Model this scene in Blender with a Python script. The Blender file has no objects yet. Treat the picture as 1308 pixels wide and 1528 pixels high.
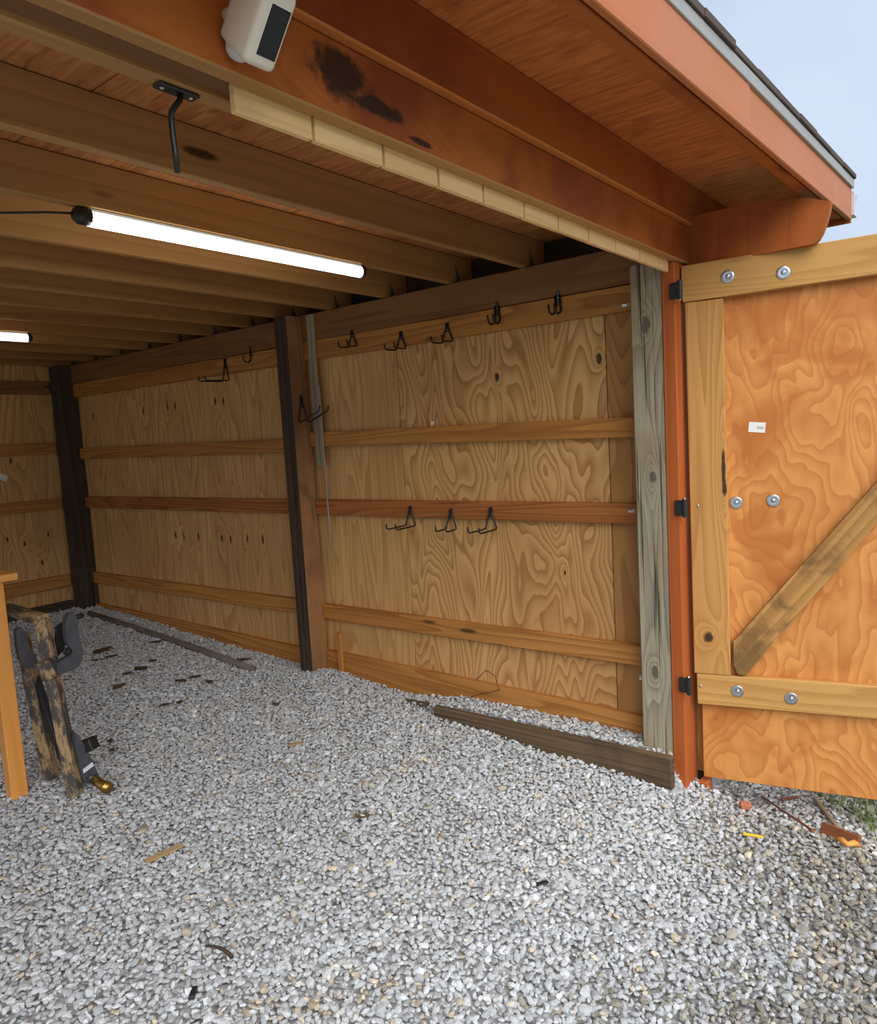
import bpy, bmesh, math, random
import numpy as np
from mathutils import Vector, Matrix, Quaternion

random.seed(7); rng = np.random.default_rng(7)
S = bpy.context.scene
COL = S.collection

# ------------------------------------------------------------------ camera
CAM = np.array([-3.2103, 0.0, 1.65])
MR = np.array([[0.61394989, -0.78726988, -0.05719848],      # right
               [-0.1165858, -0.0187732, -0.99300318],       # down
               [0.7806877, 0.61632273, -0.10331029]])       # forward
FPX = 1101.1
cam_d = bpy.data.cameras.new('camera'); cam = bpy.data.objects.new('camera', cam_d); COL.objects.link(cam)
cam_d.sensor_fit = 'HORIZONTAL'; cam_d.sensor_width = 36.0; cam_d.lens = FPX / 1308 * 36.0
cam_d.clip_start = 0.05; cam_d.clip_end = 300
mw = Matrix.Identity(4)
for i in range(3):
    mw[i][0] = MR[0][i]; mw[i][1] = -MR[1][i]; mw[i][2] = -MR[2][i]; mw[i][3] = CAM[i]
cam.matrix_world = mw
S.camera = cam

# ------------------------------------------------------------------ light and exposure
S.view_settings.view_transform = 'Standard'; S.view_settings.look = 'None'
S.view_settings.gamma = 1.0; S.view_settings.use_curve_mapping = False
S.view_settings.exposure = 0.35
world = bpy.data.worlds.new('sky'); S.world = world; world.use_nodes = True
wn, wl = world.node_tree.nodes, world.node_tree.links
wn.clear()
w_out = wn.new('ShaderNodeOutputWorld'); w_bg = wn.new('ShaderNodeBackground')
w_tc = wn.new('ShaderNodeTexCoord'); w_no = wn.new('ShaderNodeTexNoise'); w_cr = wn.new('ShaderNodeValToRGB')
w_no.inputs['Scale'].default_value = 2.6; w_no.inputs['Detail'].default_value = 4; w_no.inputs['Roughness'].default_value = .45
w_cr.color_ramp.elements[0].position = .36; w_cr.color_ramp.elements[0].color = (.37, .475, .65, 1)
w_cr.color_ramp.elements[1].position = .66; w_cr.color_ramp.elements[1].color = (.52, .61, .74, 1)
wl.new(w_tc.outputs['Generated'], w_no.inputs['Vector']); wl.new(w_no.outputs['Fac'], w_cr.inputs['Fac'])
wl.new(w_cr.outputs['Color'], w_bg.inputs['Color']); wl.new(w_bg.outputs[0], w_out.inputs[0])
w_bg.inputs['Strength'].default_value = 1.0
sun_d = bpy.data.lights.new('hazy_sun', 'SUN'); sun_d.energy = 2.8; sun_d.angle = math.radians(60); sun_d.color = (1, .97, .93)
sun = bpy.data.objects.new('hazy_sun', sun_d); COL.objects.link(sun)
sun.rotation_euler = Vector((.46, .70, -.70)).to_track_quat('-Z', 'Y').to_euler()   # from behind and left of the viewer, through thin cloud
LED_POWER = 4.5

# ------------------------------------------------------------------ helpers
def ray(px, py):
    return MR.T @ np.array([(px - 654) / FPX, (py - 764) / FPX, 1.0])
def hit(px, py, ax, v):
    d = ray(px, py); t = (v - CAM[ax]) / d[ax]; return Vector(CAM + t * d)
def project(P):
    c = (np.asarray(P) - CAM) @ MR.T
    with np.errstate(all='ignore'):
        return 654 + FPX * c[:, 0] / c[:, 2], 764 + FPX * c[:, 1] / c[:, 2], c[:, 2]

def tag(o, label=None, cat=None, group=None, kind=None):
    for k, v in (('label', label), ('category', cat), ('group', group), ('kind', kind)):
        if v: o[k] = v
    return o
def empty(name, loc=(0, 0, 0), rz=0):
    o = bpy.data.objects.new(name, None); COL.objects.link(o); o.location = loc; o.rotation_euler = (0, 0, rz)
    o.empty_display_size = .05
    return o
def link(name, me, mat, parent=None, mx=None):
    o = bpy.data.objects.new(name, me); COL.objects.link(o)
    if mat is not None and not me.materials: me.materials.append(mat)
    if mx is not None: o.matrix_world = mx
    if parent is not None:
        o.parent = parent
    return o
# children are placed in the parent's own frame: parents at the origin keep world coordinates
def box_bm(lx, ly, lz, bev=.003, seg=1):
    bm = bmesh.new(); bmesh.ops.create_cube(bm, size=1)
    bmesh.ops.scale(bm, vec=(lx, ly, lz), verts=bm.verts)
    if bev > 0:
        bmesh.ops.bevel(bm, geom=bm.edges[:], offset=min(bev, min(lx, ly, lz) * .45), segments=seg, affect='EDGES', profile=.5)
    return bm
def finish(bm, name, smooth=False):
    me = bpy.data.meshes.new(name); bmesh.ops.recalc_face_normals(bm, faces=bm.faces[:]); bm.to_mesh(me); bm.free()
    if smooth:
        for p in me.polygons: p.use_smooth = True
    return me
def board(name, a, b, width, thick, mat, parent=None, wdir=(0, 0, 1), bev=.003, bend=0.0):
    """a, b: the two ends on the centre line; wdir: which way the width points; local x runs along the grain"""
    a, b = Vector(a), Vector(b); x = (b - a); L = x.length; x.normalize()
    z = Vector(wdir); z = (z - x * z.dot(x)).normalized(); y = z.cross(x)
    bm = box_bm(L, thick, width, bev)
    mx = Matrix(((x.x, y.x, z.x, 0), (x.y, y.y, z.y, 0), (x.z, y.z, z.z, 0), (0, 0, 0, 1)))
    mx.translation = (a + b) / 2
    return link(name, finish(bm, name), mat, parent, mx)
def slab(name, x0, x1, y0, y1, z0, z1, mat, parent=None, bev=.003, grain='z'):
    c = ((x0 + x1) / 2, (y0 + y1) / 2, (z0 + z1) / 2)
    if grain == 'z': return board(name, (c[0], c[1], z0), (c[0], c[1], z1), y1 - y0, x1 - x0, mat, parent, (0, 1, 0), bev)
    if grain == 'y': return board(name, (c[0], y0, c[2]), (c[0], y1, c[2]), z1 - z0, x1 - x0, mat, parent, (0, 0, 1), bev)
    return board(name, (x0, c[1], c[2]), (x1, c[1], c[2]), z1 - z0, y1 - y0, mat, parent, (0, 0, 1), bev)
def tube_bm(pts, r, n=8, bm=None, caps=True):
    bm = bm or bmesh.new(); pts = [Vector(p) for p in pts]; rings = []
    rs = r if isinstance(r, (list, tuple)) else [r] * len(pts)
    prev = None
    for i, p in enumerate(pts):
        t = (pts[min(i + 1, len(pts) - 1)] - pts[max(i - 1, 0)]).normalized()
        if prev is None:
            u = t.orthogonal().normalized()
        else:
            u = (prev - t * prev.dot(t)).normalized()
        prev = u; v = t.cross(u)
        rings.append([bm.verts.new(p + (u * math.cos(k * 2 * math.pi / n) + v * math.sin(k * 2 * math.pi / n)) * rs[i]) for k in range(n)])
    for A, B in zip(rings, rings[1:]):
        for k in range(n): bm.faces.new((A[k], A[(k + 1) % n], B[(k + 1) % n], B[k]))
    if caps:
        bm.faces.new(rings[0][::-1]); bm.faces.new(rings[-1])
    return bm
def tube(name, pts, r, mat, parent=None, n=8):
    return link(name, finish(tube_bm(pts, r, n), name, True), mat, parent)
def lathe_bm(prof, n=16):
    bm = bmesh.new(); rings = []
    for (r, z) in prof:
        rings.append([bm.verts.new((max(r, 1e-5) * math.cos(k * 2 * math.pi / n), max(r, 1e-5) * math.sin(k * 2 * math.pi / n), z)) for k in range(n)])
    for A, B in zip(rings, rings[1:]):
        for k in range(n): bm.faces.new((A[k], A[(k + 1) % n], B[(k + 1) % n], B[k]))
    bm.faces.new(rings[0][::-1]); bm.faces.new(rings[-1])
    return bm
def prism_bm(poly, t):
    """poly: 2D outline in local x,z; thickness t along y"""
    bm = bmesh.new()
    A = [bm.verts.new((x, -t / 2, z)) for x, z in poly]; B = [bm.verts.new((x, t / 2, z)) for x, z in poly]
    bm.faces.new(A); bm.faces.new(B[::-1])
    for i in range(len(poly)):
        j = (i + 1) % len(poly); bm.faces.new((A[j], A[i], B[i], B[j]))
    return bm

# ------------------------------------------------------------------ materials
class NT:
    def __init__(s, name):
        s.m = bpy.data.materials.new(name); s.m.use_nodes = True; s.t = s.m.node_tree; s.t.nodes.clear()
        s.out = s.n('ShaderNodeOutputMaterial'); s.b = s.n('ShaderNodeBsdfPrincipled'); s.l(s.b.outputs[0], s.out.inputs[0])
    def n(s, t, **kw):
        o = s.t.nodes.new(t)
        for k, v in kw.items(): setattr(o, k, v)
        return o
    def l(s, a, b): s.t.links.new(a, b)
    def put(s, sock, v):
        if hasattr(v, 'is_output'): s.l(v, sock)
        else: sock.default_value = v
    def math(s, op, a, b=None, c=None, clamp=False):
        o = s.n('ShaderNodeMath', operation=op); o.use_clamp = clamp
        for i, v in enumerate((a, b, c)):
            if v is not None: s.put(o.inputs[i], v)
        return o.outputs[0]
    def vmath(s, op, a, b=None):
        o = s.n('ShaderNodeVectorMath', operation=op); s.put(o.inputs[0], a)
        if b is not None: s.put(o.inputs[1], b)
        return o.outputs['Value'] if op in ('LENGTH', 'DISTANCE', 'DOT_PRODUCT') else o.outputs[0]
    def noise(s, vec, scale=1, detail=2, rough=.5, dist=0):
        o = s.n('ShaderNodeTexNoise'); s.l(vec, o.inputs['Vector']); o.inputs['Scale'].default_value = scale
        o.inputs['Detail'].default_value = detail; o.inputs['Roughness'].default_value = rough; o.inputs['Distortion'].default_value = dist
        return o.outputs['Fac']
    def smooth(s, v, lo, hi, a=0.0, b=1.0):
        o = s.n('ShaderNodeMapRange', interpolation_type='SMOOTHSTEP'); s.put(o.inputs[0], v)
        for i, q in zip((1, 2, 3, 4), (lo, hi, a, b)): o.inputs[i].default_value = q
        return o.outputs[0]
    def mix(s, f, a, b, blend='MIX'):
        o = s.n('ShaderNodeMix', data_type='RGBA', blend_type=blend); s.put(o.inputs[0], f)
        for i, v in ((6, a), (7, b)): s.put(o.inputs[i], v if hasattr(v, 'is_output') else (*v[:3], 1))
        return o.outputs[2]
    def bump(s, h, strength=.2, dist=.01):
        o = s.n('ShaderNodeBump'); o.inputs['Strength'].default_value = strength; o.inputs['Distance'].default_value = dist
        s.l(h, o.inputs['Height']); s.l(o.outputs[0], s.b.inputs['Normal'])
def rgb(r, g, b):
    f = lambda c: ((c / 255 + .055) / 1.055) ** 2.4 if c > 10 else c / 255 / 12.92
    return (f(r), f(g), f(b))

def plain(name, col, rough=.6, metal=0.0, spec=.5, vary=.12, scale=20):
    t = NT(name); tc = t.n('ShaderNodeTexCoord')
    f = t.noise(tc.outputs['Object'], scale, 3)
    t.l(t.mix(f, tuple(c * (1 - vary) for c in col), tuple(min(1, c * (1 + vary)) for c in col)), t.b.inputs['Base Color'])
    t.b.inputs['Roughness'].default_value = rough; t.b.inputs['Metallic'].default_value = metal
    t.b.inputs['Specular IOR Level'].default_value = spec
    return t.m
def wood(name, c1, c2, rings=9.0, across=9.0, along=.7, skew=10.0, contrast=.75, fiber=.35, rough=.62, knots=(), rk=0.0, kcol=(.03, .015, .008),
         stain=None, stain_amt=0.0, stain_scale=2.0, rand=True, bump=.12, cracks=0.0, spec=.25, detail=1.2):
    """local x is the grain direction, local z the board's width; knots: (x, z, rx, rz) in the board's own metres"""
    t = NT(name); tc = t.n('ShaderNodeTexCoord'); P = tc.outputs['Object']
    sx = t.n('ShaderNodeSeparateXYZ'); t.l(P, sx.inputs[0])
    if rand:
        oi = t.n('ShaderNodeObjectInfo'); sh = t.math('MULTIPLY', oi.outputs['Random'], 57.0)
        cv = t.n('ShaderNodeCombineXYZ'); t.l(sh, cv.inputs[0]); t.l(t.math('MULTIPLY', sh, .37), cv.inputs[1]); t.l(t.math('MULTIPLY', sh, .61), cv.inputs[2])
        Q = t.vmath('ADD', P, cv.outputs[0])
    else: Q = P
    G = t.vmath('MULTIPLY', Q, (along, across * .6, across))
    h = t.noise(G, 1.0, detail, .42, .3)
    field = t.math('MULTIPLY_ADD', h, rings, t.math('MULTIPLY', sx.outputs[2], skew))
    kmask = None
    for (kx, kz, rx, rz) in knots:
        dx = t.math('MULTIPLY', t.math('SUBTRACT', sx.outputs[0], kx), 1 / rx); dz = t.math('MULTIPLY', t.math('SUBTRACT', sx.outputs[2], kz), 1 / rz)
        d2 = t.math('ADD', t.math('MULTIPLY', dx, dx), t.math('MULTIPLY', dz, dz))
        field = t.math('ADD', field, t.math('DIVIDE', 9.0, t.math('ADD', d2, 2.2)))
        wob = t.math('MULTIPLY_ADD', t.noise(P, 26, 3, .6), 1.5, t.math('SQRT', d2))
        m = t.smooth(wob, 1.35, 1.95, 1.0, 0.0)
        kmask = m if kmask is None else t.math('MAXIMUM', kmask, m)
    fr = t.math('FRACT', field)
    band = t.math('MULTIPLY', t.math('POWER', fr, 1.6), t.smooth(fr, .9, 1.0, 1.0, 0.0))
    fb = t.noise(t.vmath('MULTIPLY', Q, (2.2, 110, 110)), 1.0, 3, .6)
    f = t.math('ADD', t.math('MULTIPLY', band, contrast), t.math('MULTIPLY', t.math('SUBTRACT', fb, .42), fiber), clamp=True)
    col = t.mix(f, c1, c2)
    big = t.noise(t.vmath('MULTIPLY', Q, (.8, 3, 3)), 1.0, 2)
    col = t.mix(t.smooth(big, .3, .75), col, tuple(x * .72 for x in c1), 'MIX') if contrast < .2 else t.mix(t.smooth(big, .35, .8, 0, .35), col, c2)
    if stain:
        st = t.smooth(t.noise(Q, stain_scale, 3, .6, .4), .45, .68, 0, stain_amt)
        col = t.mix(st, col, stain)
    if rk > 0:
        v = t.n('ShaderNodeTexVoronoi'); t.l(t.vmath('MULTIPLY', Q, (1.4, 6, 6)), v.inputs['Vector']); v.inputs['Scale'].default_value = 1.0
        col = t.mix(t.smooth(v.outputs['Distance'], .05, .12, rk, 0.0), col, kcol)
    if cracks > 0:
        cn = t.noise(t.vmath('MULTIPLY', Q, (1.1, 70, 70)), 1.0, 2, .5, .2)
        col = t.mix(t.smooth(cn, .57, .68, 0, cracks), col, tuple(x * .22 for x in c2))
    if kmask is not None: col = t.mix(t.math('MULTIPLY', kmask, .93), col, kcol)
    t.l(col, t.b.inputs['Base Color']); t.b.inputs['Roughness'].default_value = rough; t.b.inputs['Specular IOR Level'].default_value = spec
    t.bump(t.math('ADD', fb, band), bump, .004)
    return t.m
def osb(name, c1, c2, c3):
    t = NT(name); tc = t.n('ShaderNodeTexCoord'); P = tc.outputs['Object']
    layers = []
    for k, ang in enumerate((1.25, 1.75, .55)):
        mp = t.n('ShaderNodeMapping'); t.l(P, mp.inputs[0]); mp.inputs['Rotation'].default_value = (0, ang, 0); mp.inputs['Location'].default_value = (k * 3.1, 0, k * 1.7)
        layers.append(t.noise(t.vmath('MULTIPLY', mp.outputs[0], (18, 1, 42)), 1.0, 3, .6, .8))
    m = t.smooth(t.noise(P, 9, 2), .4, .6); m2 = t.smooth(t.noise(P, 6.3, 2), .45, .6)
    f = t.math('ADD', t.math('MULTIPLY', layers[0], t.math('SUBTRACT', 1.0, m)), t.math('MULTIPLY', layers[1], m))
    f = t.math('ADD', t.math('MULTIPLY', f, t.math('SUBTRACT', 1.0, m2)), t.math('MULTIPLY', layers[2], m2))
    col = t.mix(t.smooth(f, .35, .65), c1, c2)
    col = t.mix(t.smooth(f, .58, .74, 0, .6), col, c3)
    col = t.mix(t.smooth(t.noise(P, 2.1, 4, .65), .60, .74, 0, .55), col, c3)
    t.l(col, t.b.inputs['Base Color']); t.b.inputs['Roughness'].default_value = .7; t.b.inputs['Specular IOR Level'].default_value = .2
    t.bump(f, .5, .006)
    return t.m

PLY1, PLY2 = rgb(222, 174, 112), rgb(156, 102, 52)
GOLD1, GOLD2 = rgb(198, 138, 70), rgb(138, 82, 36)
M = {}
BOLD = dict(rings=24, across=3.6, along=1.05, skew=4, contrast=.85, fiber=.25, bump=.05, detail=1.9)
M['ply'] = wood('wall plywood', PLY1, PLY2, **BOLD)
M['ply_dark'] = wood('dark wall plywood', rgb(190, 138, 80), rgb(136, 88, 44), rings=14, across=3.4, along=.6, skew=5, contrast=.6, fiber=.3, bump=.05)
M['ply_fine'] = wood('wall plywood fine', PLY1, PLY2, rings=14, across=7.0, along=.4, skew=8, contrast=.55, fiber=.4, bump=.05)
M['girt'] = wood('girt pine', GOLD1, GOLD2, rings=7, across=9, along=.55, skew=16, contrast=.7, rk=.8)
M['girt_red'] = wood('girt heart pine', rgb(178, 112, 58), rgb(120, 62, 26), rings=8, across=10, along=.5, skew=18, contrast=.75, rk=.6)
M['plate'] = wood('plate lumber', rgb(142, 100, 62), rgb(92, 58, 34), rings=5, across=8, along=.4, skew=8, contrast=.5, rk=.8)
M['joist'] = wood('joist lumber', rgb(184, 138, 84), rgb(138, 94, 52), rings=4, across=7, along=.35, skew=7, contrast=.45, fiber=.3, rk=.9)
M['header'] = wood('stained header', rgb(188, 106, 42), rgb(144, 72, 26), rings=3, across=6, along=.4, skew=5, contrast=.35, fiber=.3,
                   knots=((.555, .012, .085, .05), (.66, -.02, .085, .02), (.81, -.055, .05, .008)), stain=rgb(124, 54, 24), stain_amt=.7, stain_scale=2.2, rand=False)
M['stained'] = wood('stained lumber', rgb(178, 98, 42), rgb(134, 66, 26), rings=3, across=6, along=.4, skew=5, contrast=.35, fiber=.3, rk=.5, stain=rgb(120, 48, 22), stain_amt=.6)
M['fascia'] = wood('stained fascia', rgb(190, 116, 70), rgb(174, 98, 54), rings=2, across=6, along=.4, skew=4, contrast=.3, fiber=.25, stain=rgb(190, 122, 92), stain_amt=.5, rough=.45)
M['orange_trim'] = wood('orange stained trim', rgb(182, 96, 44), rgb(134, 64, 28), rings=4, across=14, along=.4, skew=10, contrast=.4, fiber=.35)
M['block'] = wood('pale block', rgb(244, 204, 146), rgb(214, 164, 102), rings=6, across=10, along=.6, skew=10, contrast=.4)
M['grey_post'] = wood('weathered grey post', rgb(176, 166, 140), rgb(110, 104, 88), rings=8, across=9, along=.6, skew=16, contrast=.6, fiber=.9, cracks=.95, bump=.4,
                      knots=((.38, -.01, .03, .016), (-.50, .005, .035, .018), (1.03, .0, .04, .02)), kcol=rgb(96, 84, 70), rand=False, stain=rgb(140, 112, 78), stain_amt=.35, stain_scale=3, rough=.85)
M['dark_post'] = wood('dark weathered timber', rgb(84, 70, 56), rgb(44, 37, 31), rings=5, across=9, along=.4, skew=10, contrast=.6, fiber=.7, cracks=.7, bump=.4, rough=.85)
M['brown_post'] = wood('brown post', rgb(174, 126, 82), rgb(122, 84, 52), rings=5, across=9, along=.35, skew=8, contrast=.5, fiber=.6, bump=.25, stain=rgb(84, 58, 40), stain_amt=.5, stain_scale=2.6, rough=.8, rk=.5)
M['grey_plank'] = wood('weathered plank', rgb(120, 98, 72), rgb(70, 58, 46), rings=6, across=11, along=.35, skew=14, contrast=.6, fiber=.7, cracks=.6, bump=.4, rough=.85, stain=rgb(64, 52, 42), stain_amt=.6)
M['grey_strip'] = wood('weathered strip', rgb(172, 158, 136), rgb(120, 106, 88), rings=5, across=12, along=.4, skew=10, contrast=.4, fiber=.7, cracks=.4, rough=.85)
M['door_ply'] = wood('door plywood', rgb(222, 154, 84), rgb(164, 92, 38), rings=15, across=4.2, along=2.0, skew=2, contrast=.55, fiber=.22, bump=.05, stain=rgb(180, 100, 42), stain_amt=.7, stain_scale=4, rough=.5, detail=2.6)
M['door_frame'] = wood('door frame lumber', rgb(208, 160, 92), rgb(168, 116, 58), rings=7, across=8, along=.5, skew=15, contrast=.6, fiber=.4, rk=.3)
M['stile'] = wood('door stile lumber', rgb(204, 152, 86), rgb(160, 104, 50), rings=7, across=8, along=.5, skew=15, contrast=.6, fiber=.4, knots=((.11, .063, .10, .008), (.02, .066, .04, .009), (-.63, -.012, .026, .022)), rand=False)
M['brace'] = wood('door brace lumber', rgb(196, 148, 84), rgb(140, 92, 44), rings=6, across=12, along=.4, skew=18, contrast=.65, fiber=.4, stain=rgb(96, 74, 46), stain_amt=.7, stain_scale=7)
M['table'] = wood('varnished table', rgb(232, 160, 78), rgb(200, 124, 52), rings=4, across=9, along=.4, skew=10, contrast=.35, fiber=.2, rough=.35, spec=.5)
M['scrap'] = wood('scrap wood', rgb(178, 148, 104), rgb(130, 98, 62), rings=5, across=20, along=1, skew=20, contrast=.5)
M['scrap_red'] = wood('reddish scrap wood', rgb(150, 92, 58), rgb(104, 60, 38), rings=5, across=20, along=1, skew=20, contrast=.5)
M['osb'] = osb('roof sheathing', rgb(208, 126, 66), rgb(174, 98, 48), rgb(112, 60, 32))
M['stained_edge'] = wood('stained lumber edge', rgb(206, 128, 66), rgb(168, 92, 42), rings=3, across=6, along=.4, skew=5, contrast=.3)
M['osb_in'] = osb('roof sheathing inside', rgb(196, 134, 78), rgb(160, 100, 54), rgb(104, 64, 34))
M['black'] = plain('black coated steel', (.012, .013, .014), .35, 0, .5)
M['blackiron'] = plain('black hinge steel', (.014, .013, .013), .5)
M['bolt'] = plain('zinc plated steel', (.62, .64, .66), .32, 1.0)
M['led_cap'] = plain('black plastic', (.02, .02, .022), .45)
M['white_pl'] = plain('cream white plastic', rgb(226, 214, 194), .4, vary=.02)
M['dome'] = plain('frosted dome', rgb(205, 200, 198), .25, vary=.02)
M['glossblack'] = plain('gloss black panel', (.006, .007, .008), .3)
M['paper'] = plain('white paper', rgb(236, 232, 226), .7, vary=.03)
M['print'] = plain('grey print', rgb(150, 150, 152), .7)
M['gutter'] = plain('white aluminium', rgb(214, 218, 220), .4, vary=.03)
M['drip'] = plain('grey drip edge', rgb(168, 164, 158), .45, 0.2, vary=.06)
M['shingle'] = plain('brown shingle', rgb(84, 72, 66), .95, vary=.45, scale=160)
M['galv'] = plain('galvanised tie', rgb(160, 160, 158), .4, .8)
M['yellow'] = plain('yellow plastic', rgb(226, 190, 60), .5)
M['rope'] = plain('orange scrap', rgb(224, 160, 76), .7)
M['dark_bit'] = plain('dark bit', (.015, .014, .016), .6)
M['leaf'] = plain('dry leaf', rgb(150, 122, 78), .8, vary=.3, scale=60)
M['litter'] = plain('dark leaf litter', rgb(128, 100, 70), .9, vary=.35, scale=50)
M['twig'] = plain('dark twig', rgb(70, 54, 44), .85)
M['brick'] = plain('reddish block', rgb(176, 108, 76), .9, vary=.3, scale=60)
M['pipe'] = plain('dusty dark pole', rgb(112, 102, 90), .75, vary=.35, scale=14)
M['gold'] = plain('yellow zinc', rgb(170, 132, 66), .35, .9)
def worn_paint():
    t = NT('worn black paint'); tc = t.n('ShaderNodeTexCoord'); P = tc.outputs['Object']
    n = t.math('ADD', t.math('MULTIPLY', t.noise(t.vmath('MULTIPLY', P, (9, 22, 22)), 1.0, 3, .6, .4), .7), t.math('MULTIPLY', t.noise(t.vmath('MULTIPLY', P, (45, 160, 160)), 1.0, 4, .7), .3))
    col = t.mix(t.smooth(n, .47, .58, 0, .85), rgb(70, 65, 60), rgb(180, 148, 102))
    t.l(col, t.b.inputs['Base Color']); t.b.inputs['Roughness'].default_value = .6; t.bump(n, .2, .004); return t.m
M['worn'] = worn_paint()
M['hitch'] = plain('dark grey steel', rgb(74, 73, 78), .5, .1, vary=.4)
def emission(name, col, s):
    t = NT(name); t.b.inputs['Base Color'].default_value = (.9, .9, .9, 1)
    t.b.inputs['Emission Color'].default_value = (*col, 1); t.b.inputs['Emission Strength'].default_value = s; return t.m
M['led'] = emission('led diffuser', (1.0, .98, .86), LED_POWER)
def stone_mat():
    t = NT('gravel stone'); a = t.n('ShaderNodeAttribute', attribute_name='tone'); tc = t.n('ShaderNodeTexCoord')
    n = t.noise(tc.outputs['Object'], 90, 3, .6)
    t.l(t.mix(t.smooth(n, .3, .75, 0, .35), a.outputs['Color'], (.36, .36, .35)), t.b.inputs['Base Color'])
    t.b.inputs['Roughness'].default_value = .82; t.b.inputs['Specular IOR Level'].default_value = .25; t.bump(n, .25, .003); return t.m
M['stone'] = stone_mat()
def gravel_base():
    t = NT('gravel bed'); tc = t.n('ShaderNodeTexCoord'); P = tc.outputs['Object']
    v = t.n('ShaderNodeTexVoronoi'); t.l(P, v.inputs['Vector']); v.inputs['Scale'].default_value = 42
    sp = t.n('ShaderNodeSeparateColor'); t.l(v.outputs['Color'], sp.inputs[0])
    t.l(t.mix(sp.outputs[0], (.30, .30, .29), (.5, .5, .5)), t.b.inputs['Base Color']); t.b.inputs['Roughness'].default_value = .9
    t.bump(t.math('SUBTRACT', 1.0, v.outputs['Distance']), .8, .02); return t.m
M['gravel_bed'] = gravel_base()
def yard_mat():
    t = NT('yard soil and grass'); tc = t.n('ShaderNodeTexCoord'); P = tc.outputs['Object']
    n = t.noise(P, 1.4, 4, .6); n2 = t.noise(P, 30, 4, .6)
    col = t.mix(n2, rgb(92, 80, 66), rgb(148, 134, 118))
    col = t.mix(t.smooth(n, .42, .55), col, t.mix(n2, rgb(66, 88, 38), rgb(120, 140, 72)))
    t.l(col, t.b.inputs['Base Color']); t.b.inputs['Roughness'].default_value = .95; t.bump(n2, .5, .03); return t.m
M['yard'] = yard_mat()
def grass_mat():
    t = NT('grass blade'); g = t.n('ShaderNodeNewGeometry')
    t.l(t.mix(g.outputs['Random Per Island'], rgb(92, 128, 52), rgb(176, 190, 104)), t.b.inputs['Base Color']); t.b.inputs['Roughness'].default_value = .6; return t.m
M['grass'] = grass_mat()

# ------------------------------------------------------------------ ground heights
YK = [-6, .9, 1.1, 1.3, 1.7, 2.2, 3.5, 4.5, 6.7, 9]
ZK = [0, .0, .015, .055, .075, .11, .14, .2, .29, .3]
def pad_edge(y):      # x where the gravel pad ends outside the doors
    return np.interp(y, [-3, .377, .8, 1.02, 1.1], [-1.1, -.25, -.14, -.07, -.03])
def height(x, y):
    x = np.asarray(x, float); y = np.asarray(y, float)
    z = np.interp(y, YK, ZK)
    strip = np.clip((x + .165) / .02, 0, 1) * np.clip((y - 1.15) / .05, 0, 1) * np.clip((2.75 - y) / .35, 0, 1)
    z = z * (1 - strip) + .182 * strip
    hump = .012 * np.sin(x * 3.1 + 1.3) * np.sin(y * 2.3 + .4) + .006 * np.sin(x * 9 + y * 4) * np.sin(y * 7 - x * 3)
    z = z + hump * (1 - strip)
    mound = .05 * np.exp(-(((x + .13) / .18) ** 2 + ((y - 3.42) / .18) ** 2)); z = z + mound * (x > -.4)
    out = np.where(y < 1.12, np.clip((x - pad_edge(y)) / .16, 0, 1), np.clip((x - .05) / .1, 0, 1))
    out = out * out * (3 - 2 * out)
    return z - .15 * out

# ------------------------------------------------------------------ the floor: gravel bed, single stones
nx, ny = 150, 190
gx = np.linspace(-6.2, .75, nx); gy = np.linspace(-3.0, 6.85, ny)
X, Y = np.meshgrid(gx, gy, indexing='ij'); Z = height(X, Y) - .008
V = np.stack([X, Y, Z], -1).reshape(-1, 3)
idx = np.arange(nx * ny).reshape(nx, ny)
F = np.stack([idx[:-1, :-1], idx[1:, :-1], idx[1:, 1:], idx[:-1, 1:]], -1).reshape(-1, 4)
me = bpy.data.meshes.new('floor'); me.from_pydata(V.tolist(), [], F.tolist()); me.polygons.foreach_set('use_smooth', [True] * len(F))
floor = tag(link('floor', me, M['gravel_bed']), 'crushed grey gravel floor rising towards the back of the shed', kind='structure')

def shard(seed):
    r = random.Random(seed); bm = bmesh.new()
    bmesh.ops.create_icosphere(bm, subdivisions=1, radius=1.0)
    sx, sy, sz = 1.0, r.uniform(.55, .85), r.uniform(.38, .62)
    for v in bm.verts:
        k = r.uniform(.72, 1.18); v.co = Vector((v.co.x * sx * k, v.co.y * sy * k, v.co.z * sz * r.uniform(.7, 1.15)))
    bm.verts.ensure_lookup_table(); bm.verts.index_update()
    vs = np.array([v.co[:] for v in bm.verts]); fs = np.array([[l.vert.index for l in f.loops] for f in bm.faces]); bm.free()
    return vs, fs
SH = [shard(s) for s in range(16)]
def scatter(x0, x1, y0, y1, s, keep):
    a = np.arange(x0, x1, s); b = np.arange(y0, y1, s)
    A, B = np.meshgrid(a, b, indexing='ij'); A = A.ravel() + rng.uniform(-.5, .5, A.size) * s * 1.2; B = B.ravel() + rng.uniform(-.5, .5, B.size) * s * 1.2
    k = keep(A, B); return A[k], B[k]
def in_view(A, B, m=(-240, 1560, 800, 1680)):
    px, py, d = project(np.stack([A, B, height(A, B)], -1))
    return (d > .3) & (px > m[0]) & (px < m[1]) & (py > m[2]) & (py < m[3]) & ((A < .035) | (B < 1.08) | ((A > .07) & (B < 1.6)))
PX, PY = scatter(-3.6, .9, -.35, 6.66, .0166, in_view)
n = len(PX); PZ = height(PX, PY) + rng.uniform(-.006, .008, n)
size = np.clip(rng.lognormal(math.log(.0127), .25, n), .007, .024)
outside = PX > pad_edge(PY) + .05
outside &= (PY < 1.12) | (PX > .05)
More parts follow.
